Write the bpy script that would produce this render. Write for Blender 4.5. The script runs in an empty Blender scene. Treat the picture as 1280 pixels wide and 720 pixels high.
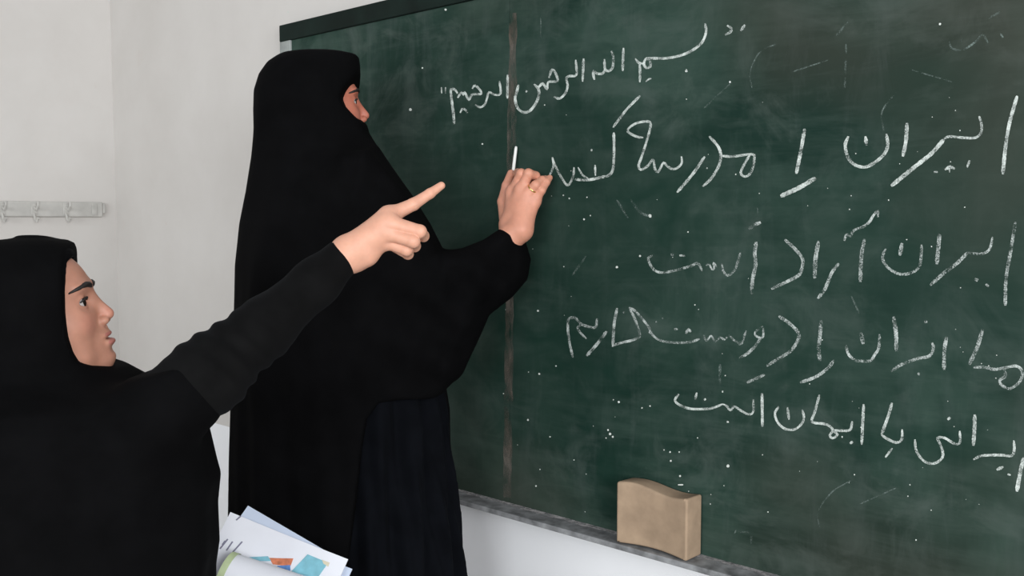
import bpy, math, random
import numpy as np
from mathutils import Matrix, Vector

# ------------------------------------------------------------------ camera, world, light
SC = bpy.context.scene
COL = SC.collection
FPX = 1200.0                                   # focal length in pixels of a 1280 wide frame
YAW = math.radians(47.36)                      # angle between view direction and the board wall
PITCH = math.radians(3.96)                     # looking slightly down
ZC = 1.25                                      # camera height
FH = np.array([-math.cos(YAW), math.sin(YAW), 0.0])
RH = np.array([math.sin(YAW), math.cos(YAW), 0.0])
UP = np.array([0.0, 0.0, 1.0])
F3 = FH * math.cos(PITCH) - UP * math.sin(PITCH)
U3 = FH * math.sin(PITCH) + UP * math.cos(PITCH)

def ray(px, py):
    return F3 + RH * ((px - 640.0) / FPX) - U3 * ((py - 360.0) / FPX)

# board height of 1.2 m fixes the distance of the camera from the wall; room corner is X = 0
_a, _b = ray(357, 36.5), ray(357, 552.7)
DIST = 1.2 / (_a[2] / _a[1] - _b[2] / _b[1])
_c = ray(145, 277)
CAM = np.array([-DIST * _c[0] / _c[1], -DIST, ZC])

def P(px, py, d):                              # a place seen at (px,py), d metres in front of the camera
    return CAM + ray(px, py) * d
def PB(px, py, h=0.0):                         # a place h metres in front of the wall Y = 0
    v = ray(px, py)
    return CAM + v * ((-h - CAM[1]) / v[1])
def PX(px, py, h=0.0):                         # a place h metres in front of the wall X = 0
    v = ray(px, py)
    return CAM + v * ((h - CAM[0]) / v[0])

cd = bpy.data.cameras.new('camera'); cam = bpy.data.objects.new('camera', cd); COL.objects.link(cam)
cd.sensor_width = 36.0; cd.lens = FPX / 1280.0 * 36.0; cd.clip_start = 0.02
m = Matrix(((RH[0], U3[0], -F3[0], CAM[0]), (RH[1], U3[1], -F3[1], CAM[1]), (RH[2], U3[2], -F3[2], CAM[2]), (0, 0, 0, 1)))
cam.matrix_world = m
SC.camera = cam
SC.view_settings.view_transform = 'Standard'; SC.view_settings.look = 'None'
SC.view_settings.gamma = 1.0; SC.view_settings.use_curve_mapping = False
SC.view_settings.exposure = 0.0

W = bpy.data.worlds.new('world'); SC.world = W; W.use_nodes = True
W.node_tree.nodes['Background'].inputs[0].default_value = (0.93, 0.96, 1.0, 1)
W.node_tree.nodes['Background'].inputs[1].default_value = 0.38

def area(name, loc, target, sx, sy, power, color):
    l = bpy.data.lights.new(name, 'AREA'); l.shape = 'RECTANGLE'; l.size = sx; l.size_y = sy
    l.energy = power; l.color = color
    o = bpy.data.objects.new(name, l); COL.objects.link(o); o.location = loc
    o.rotation_euler = (Vector(target) - Vector(loc)).to_track_quat('-Z', 'Y').to_euler()
    return o
area('daylight_window_behind', (3.6, -5.2, 1.7), (1.6, 0, 1.1), 3.2, 1.6, 145, (0.95, 0.98, 1.0))
area('daylight_window_right', (6.4, -2.4, 1.8), (1.5, -0.5, 1.2), 2.6, 1.6, 178, (0.97, 0.98, 1.0))

# ------------------------------------------------------------------ helpers
def link(o, parent=None):
    COL.objects.link(o)
    if parent is not None:
        o.parent = parent
        o.matrix_parent_inverse = parent.matrix_world.inverted()
    return o
def tag(o, label=None, cat=None, group=None, kind=None):
    if label: o['label'] = label
    if cat: o['category'] = cat
    if group: o['group'] = group
    if kind: o['kind'] = kind
    return o
def empty(name, loc):
    o = bpy.data.objects.new(name, None); o.empty_display_size = 0.1
    COL.objects.link(o); o.location = loc
    o.matrix_world = Matrix.Translation(Vector(loc))
    return o
def mesh_np(name, verts, faces, mat, parent=None, smooth=True, color=None):
    me = bpy.data.meshes.new(name)
    v = np.asarray(verts, dtype=np.float32)
    if isinstance(faces, np.ndarray):
        n = len(faces); k = faces.shape[1]
        me.vertices.add(len(v)); me.vertices.foreach_set('co', v.ravel())
        me.loops.add(n * k); me.loops.foreach_set('vertex_index', faces.astype(np.int32).ravel())
        me.polygons.add(n)
        me.polygons.foreach_set('loop_start', np.arange(0, n * k, k, dtype=np.int32))
        me.polygons.foreach_set('loop_total', np.full(n, k, dtype=np.int32))
        me.update(calc_edges=True); me.validate()
    else:
        me.from_pydata([tuple(map(float, p)) for p in v], [], faces); me.update()
    if smooth:
        me.polygons.foreach_set('use_smooth', np.ones(len(me.polygons), dtype=bool))
    if color is not None:
        at = me.color_attributes.new('tint', 'FLOAT_COLOR', 'POINT')
        c = np.ones((len(v), 4), dtype=np.float32); c[:, :3] = color
        at.data.foreach_set('color', c.ravel())
    if mat: me.materials.append(mat)
    o = bpy.data.objects.new(name, me)
    return link(o, parent)

class MB:                                       # collects simple solids into one mesh
    def __init__(s): s.v = []; s.f = []
    def add(s, v, f):
        n = len(s.v); s.v += [tuple(map(float, p)) for p in v]; s.f += [[i + n for i in q] for q in f]
    def box(s, lo, hi):
        x0, y0, z0 = lo; x1, y1, z1 = hi
        s.add([(x0,y0,z0),(x1,y0,z0),(x1,y1,z0),(x0,y1,z0),(x0,y0,z1),(x1,y0,z1),(x1,y1,z1),(x0,y1,z1)],
              [[0,3,2,1],[4,5,6,7],[0,1,5,4],[1,2,6,5],[2,3,7,6],[3,0,4,7]])
    def tube(s, pts, rad, n=10):
        pts = [np.array(p, float) for p in pts]
        rad = rad if hasattr(rad, '__len__') else [rad] * len(pts)
        rings = []; up = np.array([0.123, 0.37, 0.92])
        for i, p in enumerate(pts):
            t = pts[min(i+1, len(pts)-1)] - pts[max(i-1, 0)]; t /= np.linalg.norm(t) + 1e-9
            a = np.cross(t, up)
            if np.linalg.norm(a) < 1e-3: a = np.cross(t, [1, 0, 0])
            a /= np.linalg.norm(a); b = np.cross(t, a)
            rings.append([p + rad[i] * (a * math.cos(2*math.pi*k/n) + b * math.sin(2*math.pi*k/n)) for k in range(n)])
        v = [q for r in rings for q in r]; f = []
        for i in range(len(pts) - 1):
            for k in range(n):
                f.append([i*n+k, i*n+(k+1) % n, (i+1)*n+(k+1) % n, (i+1)*n+k])
        f.append(list(range(n))[::-1]); f.append([(len(pts)-1)*n+k for k in range(n)])
        s.add(v, f)
    def build(s, name, mat, parent=None, smooth=False, bevel=0.0):
        o = mesh_np(name, s.v, s.f, mat, parent, smooth)
        if bevel:
            b = o.modifiers.new('bevel', 'BEVEL'); b.width = bevel; b.segments = 3; b.limit_method = 'ANGLE'
        return o

# ------------------------------------------------------------------ materials
def new_mat(name):
    mt = bpy.data.materials.new(name); mt.use_nodes = True
    nt = mt.node_tree; b = nt.nodes['Principled BSDF']
    return mt, nt, b
def noise(nt, scale, detail=4, rough=0.55, vec=None, dist=0.0):
    n = nt.nodes.new('ShaderNodeTexNoise'); n.inputs['Scale'].default_value = scale
    n.inputs['Detail'].default_value = detail; n.inputs['Roughness'].default_value = rough
    n.inputs['Distortion'].default_value = dist
    if vec is not None: nt.links.new(vec, n.inputs['Vector'])
    return n
def objcoord(nt, scale=(1, 1, 1)):
    t = nt.nodes.new('ShaderNodeTexCoord'); mp = nt.nodes.new('ShaderNodeMapping')
    mp.inputs['Scale'].default_value = scale; nt.links.new(t.outputs['Object'], mp.inputs['Vector'])
    return mp.outputs['Vector']
def ramp(nt, fac, stops):
    r = nt.nodes.new('ShaderNodeValToRGB'); nt.links.new(fac, r.inputs['Fac'])
    e = r.color_ramp.elements
    while len(e) < len(stops): e.new(0.5)
    for el, (p, c) in zip(e, stops):
        el.position = p; el.color = (c[0], c[1], c[2], 1) if hasattr(c, '__len__') else (c, c, c, 1)
    return r.outputs['Color']
def mix(nt, fac, a, b, mode='MIX'):
    n = nt.nodes.new('ShaderNodeMix'); n.data_type = 'RGBA'; n.blend_type = mode
    for sock, val in ((n.inputs[0], fac), (n.inputs[6], a), (n.inputs[7], b)):
        if isinstance(val, bpy.types.NodeSocket): nt.links.new(val, sock)
        elif hasattr(val, '__len__'): sock.default_value = (val[0], val[1], val[2], 1)
        else: sock.default_value = val
    return n.outputs[2]
def bump(nt, b, height, strength=0.3, dist=0.002):
    n = nt.nodes.new('ShaderNodeBump'); n.inputs['Strength'].default_value = strength
    n.inputs['Distance'].default_value = dist
    nt.links.new(height, n.inputs['Height']); nt.links.new(n.outputs['Normal'], b.inputs['Normal'])
def plain(name, col, rough=0.6, var=0.12, scale=20, bstr=0.0, spec=0.5):
    mt, nt, b = new_mat(name)
    v = objcoord(nt); n = noise(nt, scale, vec=v)
    c = ramp(nt, n.outputs['Fac'], [(0.3, [x*(1-var) for x in col]), (0.7, [min(1, x*(1+var)) for x in col])])
    nt.links.new(c, b.inputs['Base Color']); b.inputs['Roughness'].default_value = rough
    b.inputs['Specular IOR Level'].default_value = spec
    if bstr: bump(nt, b, n.outputs['Fac'], bstr)
    return mt

Z_DADO = float(PB(357, 552.7)[2])              # the painted dado ends where the board ends
def wall_material():
    mt, nt, b = new_mat('painted_plaster')
    g = nt.nodes.new('ShaderNodeNewGeometry'); sp = nt.nodes.new('ShaderNodeSeparateXYZ')
    nt.links.new(g.outputs['Position'], sp.inputs[0])
    n = noise(nt, 2.2, 5, 0.6, g.outputs['Position']); n2 = noise(nt, 45, 3, 0.6, g.outputs['Position'])
    up_ = ramp(nt, n.outputs['Fac'], [(0.3, (0.585, 0.558, 0.527)), (0.7, (0.655, 0.632, 0.604))])
    lo_ = ramp(nt, n.outputs['Fac'], [(0.3, (0.87, 0.88, 0.90)), (0.7, (0.91, 0.92, 0.94))])
    st = nt.nodes.new('ShaderNodeMath'); st.operation = 'GREATER_THAN'; st.inputs[1].default_value = Z_DADO
    nt.links.new(sp.outputs['Z'], st.inputs[0])
    c = mix(nt, st.outputs[0], lo_, up_)
    # scuffs and stains in the paint
    n3 = noise(nt, 7, 4, 0.7, g.outputs['Position'])
    sc_ = ramp(nt, n3.outputs['Fac'], [(0.66, 0.0), (0.80, 0.35)])
    c = mix(nt, sc_, c, (0.55, 0.46, 0.41))
    nt.links.new(c, b.inputs['Base Color']); b.inputs['Roughness'].default_value = 0.6
    bump(nt, b, n2.outputs['Fac'], 0.25, 0.0015)
    return mt
def board_material():
    mt, nt, b = new_mat('green_chalkboard_paint')
    g = nt.nodes.new('ShaderNodeNewGeometry')
    def mp(s, r=0.0):
        q = nt.nodes.new('ShaderNodeMapping'); q.inputs['Scale'].default_value = s
        q.inputs['Rotation'].default_value = (0, r, 0)
        nt.links.new(g.outputs['Position'], q.inputs['Vector']); return q.outputs['Vector']
    base = (0.0058, 0.0235, 0.0165)
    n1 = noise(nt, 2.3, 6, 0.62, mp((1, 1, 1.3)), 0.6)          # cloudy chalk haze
    n2 = noise(nt, 3.0, 7, 0.7, mp((0.8, 1, 6), 0.35), 0.4)     # wiping streaks
    n3 = noise(nt, 3.0, 7, 0.7, mp((5, 1, 0.9), -0.2), 0.4)
    n4 = noise(nt, 1.1, 3, 0.5, mp((1, 1, 1)))                  # brownish areas
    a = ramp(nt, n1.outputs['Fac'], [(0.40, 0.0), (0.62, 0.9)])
    s1 = ramp(nt, n2.outputs['Fac'], [(0.45, 0.0), (0.72, 0.7)])
    s2 = ramp(nt, n3.outputs['Fac'], [(0.50, 0.0), (0.74, 0.6)])
    br = ramp(nt, n4.outputs['Fac'], [(0.50, 0.0), (0.66, 0.6)])
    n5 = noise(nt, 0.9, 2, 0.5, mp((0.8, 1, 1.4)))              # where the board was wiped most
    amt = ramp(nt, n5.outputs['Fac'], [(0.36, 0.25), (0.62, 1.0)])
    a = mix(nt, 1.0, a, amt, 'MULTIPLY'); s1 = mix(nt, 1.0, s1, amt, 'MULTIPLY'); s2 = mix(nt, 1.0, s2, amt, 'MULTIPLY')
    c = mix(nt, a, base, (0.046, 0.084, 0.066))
    c = mix(nt, s1, c, (0.060, 0.092, 0.077))
    c = mix(nt, s2, c, (0.066, 0.088, 0.082))
    n6 = noise(nt, 7.5, 5, 0.65, mp((1, 1, 1.2), 0.5), 0.8)     # rubbed out patches
    s3 = mix(nt, 1.0, ramp(nt, n6.outputs['Fac'], [(0.50, 0.0), (0.72, 0.75)]), amt, 'MULTIPLY')
    c = mix(nt, s3, c, (0.075, 0.100, 0.088))
    n7 = noise(nt, 4.0, 4, 0.6, mp((1, 1, 1.6), -0.3), 0.5)     # bare paint showing
    c = mix(nt, ramp(nt, n7.outputs['Fac'], [(0.54, 0.0), (0.68, 0.8)]), c, (0.0055, 0.0265, 0.0180))
    c = mix(nt, br, c, (0.046, 0.046, 0.036))
    nt.links.new(c, b.inputs['Base Color']); b.inputs['Roughness'].default_value = 0.62
    b.inputs['Specular IOR Level'].default_value = 0.14
    bump(nt, b, n2.outputs['Fac'], 0.08, 0.001)
    return mt
def chalk_material(name, col, cover, scale=420):
    mt, nt, b = new_mat(name)
    g = nt.nodes.new('ShaderNodeNewGeometry')
    n = noise(nt, scale, 2, 0.7, g.outputs['Position'])
    n0 = noise(nt, 60, 2, 0.5, g.outputs['Position'])
    ad = nt.nodes.new('ShaderNodeMath'); ad.operation = 'ADD'
    nt.links.new(n.outputs['Fac'], ad.inputs[0]); nt.links.new(n0.outputs['Fac'], ad.inputs[1])
    a = ramp(nt, ad.outputs[0], [((1.0 - cover) , 0.0), (min(1.0, 1.0 - cover + 0.25), 1.0)])
    hf = nt.nodes.new('ShaderNodeMath'); hf.operation = 'MULTIPLY'; hf.inputs[1].default_value = 0.5
    nt.links.new(ad.outputs[0], hf.inputs[0]); nt.links.new(hf.outputs[0], a.node.inputs['Fac'])
    nt.links.new(a, b.inputs['Alpha'])
    b.inputs['Base Color'].default_value = (*col, 1); b.inputs['Roughness'].default_value = 0.95
    b.inputs['Specular IOR Level'].default_value = 0.1
    return mt
def cloth_material(name, col, sheen=0.1, rough=0.9):
    mt, nt, b = new_mat(name)
    v = objcoord(nt); n = noise(nt, 900, 2, 0.5, v); n2 = noise(nt, 14, 3, 0.6, v)
    c = ramp(nt, n2.outputs['Fac'], [(0.3, [x*0.75 for x in col]), (0.7, [x*1.3 for x in col])])
    nt.links.new(c, b.inputs['Base Color']); b.inputs['Roughness'].default_value = rough
    b.inputs['Specular IOR Level'].default_value = 0.05
    b.inputs['Sheen Weight'].default_value = sheen; b.inputs['Sheen Roughness'].default_value = 0.5
    b.inputs['Sheen Tint'].default_value = (0.5, 0.55, 0.65, 1)
    bump(nt, b, n.outputs['Fac'], 0.25, 0.0006)
    return mt
def skin_material():
    mt, nt, b = new_mat('skin')
    at = nt.nodes.new('ShaderNodeAttribute'); at.attribute_name = 'tint'
    n = noise(nt, 60, 4, 0.6, objcoord(nt))
    k = ramp(nt, n.outputs['Fac'], [(0.3, 0.93), (0.7, 1.06)])
    c = mix(nt, 1.0, at.outputs['Color'], k, 'MULTIPLY')
    nt.links.new(c, b.inputs['Base Color']); b.inputs['Roughness'].default_value = 0.5
    b.inputs['Specular IOR Level'].default_value = 0.4
    b.inputs['Subsurface Weight'].default_value = 0.12
    b.inputs['Subsurface Radius'].default_value = (0.008, 0.003, 0.0015); b.inputs['Subsurface Scale'].default_value = 1.0
    return mt

def seam_material():
    mt, nt, b = new_mat('worn_seam_tape')
    g = nt.nodes.new('ShaderNodeNewGeometry')
    q = nt.nodes.new('ShaderNodeMapping'); q.inputs['Scale'].default_value = (1, 1, 0.45); nt.links.new(g.outputs['Position'], q.inputs['Vector'])
    n = noise(nt, 26, 5, 0.65, q.outputs['Vector'])
    a = ramp(nt, n.outputs['Fac'], [(0.40, 0.02), (0.66, 0.9)])
    n2 = noise(nt, 9, 3, 0.5, g.outputs['Position'])
    c = ramp(nt, n2.outputs['Fac'], [(0.35, (0.085, 0.070, 0.052)), (0.65, (0.15, 0.135, 0.115))])
    nt.links.new(c, b.inputs['Base Color']); nt.links.new(a, b.inputs['Alpha']); b.inputs['Roughness'].default_value = 0.8
    return mt
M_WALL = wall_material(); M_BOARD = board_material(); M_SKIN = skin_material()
M_CHALK = chalk_material('chalk_marks', (0.62, 0.68, 0.64), 0.64)
M_CHALK2 = chalk_material('crumbly_chalk_marks', (0.60, 0.66, 0.63), 0.575)
M_FAINT = chalk_material('half_erased_chalk', (0.17, 0.22, 0.20), 0.55)
M_DUST = plain('chalk_dust', (0.62, 0.66, 0.62), 0.95)
M_LDUST = chalk_material('settled_chalk_dust', (0.52, 0.50, 0.50), 0.62, 90)
M_SEAM = seam_material()
M_FRAME = plain('dark_green_frame_paint', (0.006, 0.014, 0.011), 0.7, 0.4, 9, 0.0, 0.15)
M_STILE = plain('dusty_grey_frame', (0.24, 0.26, 0.25), 0.6, 0.45, 14)
M_LEDGE = plain('dusty_ledge_paint', (0.20, 0.205, 0.21), 0.7, 0.6, 28)
M_CHADOR = cloth_material('black_chador_cloth', (0.0022, 0.0022, 0.0025), 0.0)
M_COAT = cloth_material('black_coat_cloth', (0.0045, 0.0045, 0.0046), 0.015)
M_DRESS = cloth_material('dark_navy_dress_cloth', (0.0027, 0.0032, 0.0046), 0.01)
M_SCARF = cloth_material('black_headscarf_knit', (0.0016, 0.0016, 0.0019), 0.005)
M_FLOOR = plain('terrazzo_floor', (0.34, 0.31, 0.28), 0.5, 0.25, 60)

# ------------------------------------------------------------------ room
def wallbox(name, lo, hi, mat):
    b = MB(); b.box(lo, hi); o = b.build(name, mat); o['kind'] = 'structure'; return o
XR = float(PB(1280, 300)[0])
wallbox('floor', (-0.1, -3.4, -0.06), (XR + 1.6, 0.1, 0.0), M_FLOOR)
wallbox('wall_right', (-0.1, 0.0, 0.0), (XR + 1.6, 0.1, 2.9), M_WALL)
wallbox('wall_left', (-0.1, -3.4, 0.0), (0.0, 0.0, 2.9), M_WALL)

# ------------------------------------------------------------------ chalkboard
BT = 0.03                                      # board stands this far out from the wall
def PBd(px, py, h=0.0): return PB(px, py, BT + h)
bl = PBd(357, 300)[0]; zt = float(PBd(436, 18)[2]); zb = float(PBd(576, 612)[2]); br_ = PBd(1280, 300)[0] + 0.35
print('BOARD', bl, br_, zb, zt, 'CAM', CAM, 'DADO', Z_DADO)
board = empty('chalkboard', ((bl + br_) / 2, -0.015, zb))
tag(board, 'long dark green chalkboard on the wall, covered with white handwriting', 'chalkboard')
seam_x = PBd(637, 330)[0]
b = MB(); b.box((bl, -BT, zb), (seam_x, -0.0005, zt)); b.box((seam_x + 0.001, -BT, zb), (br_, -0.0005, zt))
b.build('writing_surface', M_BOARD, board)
b = MB(); b.box((bl - 0.004, -BT - 0.008, zt - 0.034), (br_, -0.0005, zt + 0.012)); b.build('top_frame', M_FRAME, board, bevel=0.003)
b = MB(); b.box((bl - 0.006, -BT - 0.006, zb), (bl + 0.045, -0.0005, zt - 0.033)); b.build('side_frame', M_STILE, board, bevel=0.003)
LD = 0.06
b = MB(); b.box((bl - 0.006, -BT - LD, zb - 0.012), (br_, -0.0005, zb - 0.0005)); b.build('chalk_ledge', M_LEDGE, board, bevel=0.002)

mb = MB(); v = []; n = 120; rg = random.Random(3)
for i in range(n + 1):
    x = bl + (br_ - bl) * i / n; v += [(x, -BT - .0005, zb + .0004), (x, -BT - .010 - rg.uniform(0, .010), zb + .0004)]
mb.add(v, [[2*i, 2*i+1, 2*i+3, 2*i+2] for i in range(n)])
tag(mb.build('chalk_dust', M_LDUST, board), 'pale chalk dust along the ledge', kind='stuff')
def cat_rom(pts, step=2.0):
    p = [np.array(q, float) for q in pts]
    if len(p) == 2:
        n = max(2, int(np.linalg.norm(p[1]-p[0]) / step)); return np.array([p[0] + (p[1]-p[0]) * i / n for i in range(n+1)])
    e = [2*p[0]-p[1]] + p + [2*p[-1]-p[-2]]; out = []
    for i in range(1, len(e) - 2):
        a, b_, c, d = e[i-1:i+3]; n = max(2, int(np.linalg.norm(c-b_) / step))
        for j in range(n):
            t = j / n
            out.append(0.5*((2*b_)+(-a+c)*t+(2*a-5*b_+4*c-d)*t*t+(-a+3*b_-3*c+d)*t**3))
    out.append(p[-1]); return np.array(out)
rng = random.Random(7)
LAYER = [0]
def ribbon(mb, pts, w, h=0.0006, taper=True, jit=0.12):
    """flat chalk stroke lying on the board along a pixel polyline"""
    LAYER[0] += 1; h = h + 0.00002 * (LAYER[0] % 20)
    q = cat_rom(pts); n = len(q)
    t = np.gradient(q, axis=0); t /= np.linalg.norm(t, axis=1)[:, None] + 1e-9
    nr = np.stack([-t[:, 1], t[:, 0]], 1)
    v = []; f = []
    for i in range(n):
        ww = w * 0.41 * (1 + rng.uniform(-jit, jit))
        if taper: ww *= min(1.0, 0.55 + 0.45 * min(i, n - 1 - i) / 2.0)
        v += [PBd(*(q[i] + nr[i]*ww), h), PBd(*(q[i] - nr[i]*ww), h)]
    for i in range(n - 1): f.append([2*i, 2*i+2, 2*i+3, 2*i+1])
    mb.add(v, f)
def dot(mb, x, y, w, h=0.0007):
    k = 8; v = [PBd(x + w*0.5*math.cos(2*math.pi*i/k)*rng.uniform(.8, 1.2), y + w*0.5*math.sin(2*math.pi*i/k)*rng.uniform(.8, 1.2), h) for i in range(k)]
    mb.add(v, [list(range(k))[::-1]])
class Crop:
    def __init__(s, x0, y0, sc): s.x0, s.y0, s.sc = x0, y0, sc
    def __call__(s, *pts): return [(s.x0 + x / s.sc, s.y0 + y / s.sc) for x, y in pts]
cA = Crop(540,70,6.4); cB = Crop(740,20,6.4); cC = Crop(670,110,5.145); cD = Crop(820,130,5.333); cE = Crop(1040,110,5.142)
cF = Crop(800,260,5.333); cG = Crop(1030,255,5.12); cH = Crop(690,370,5.333); cI = Crop(920,370,6.0); cJ = Crop(1080,380,6.0)
cK = Crop(830,470,5.12); cL = Crop(1060,490,5.141); cM = Crop(1100,0,7.11)

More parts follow.
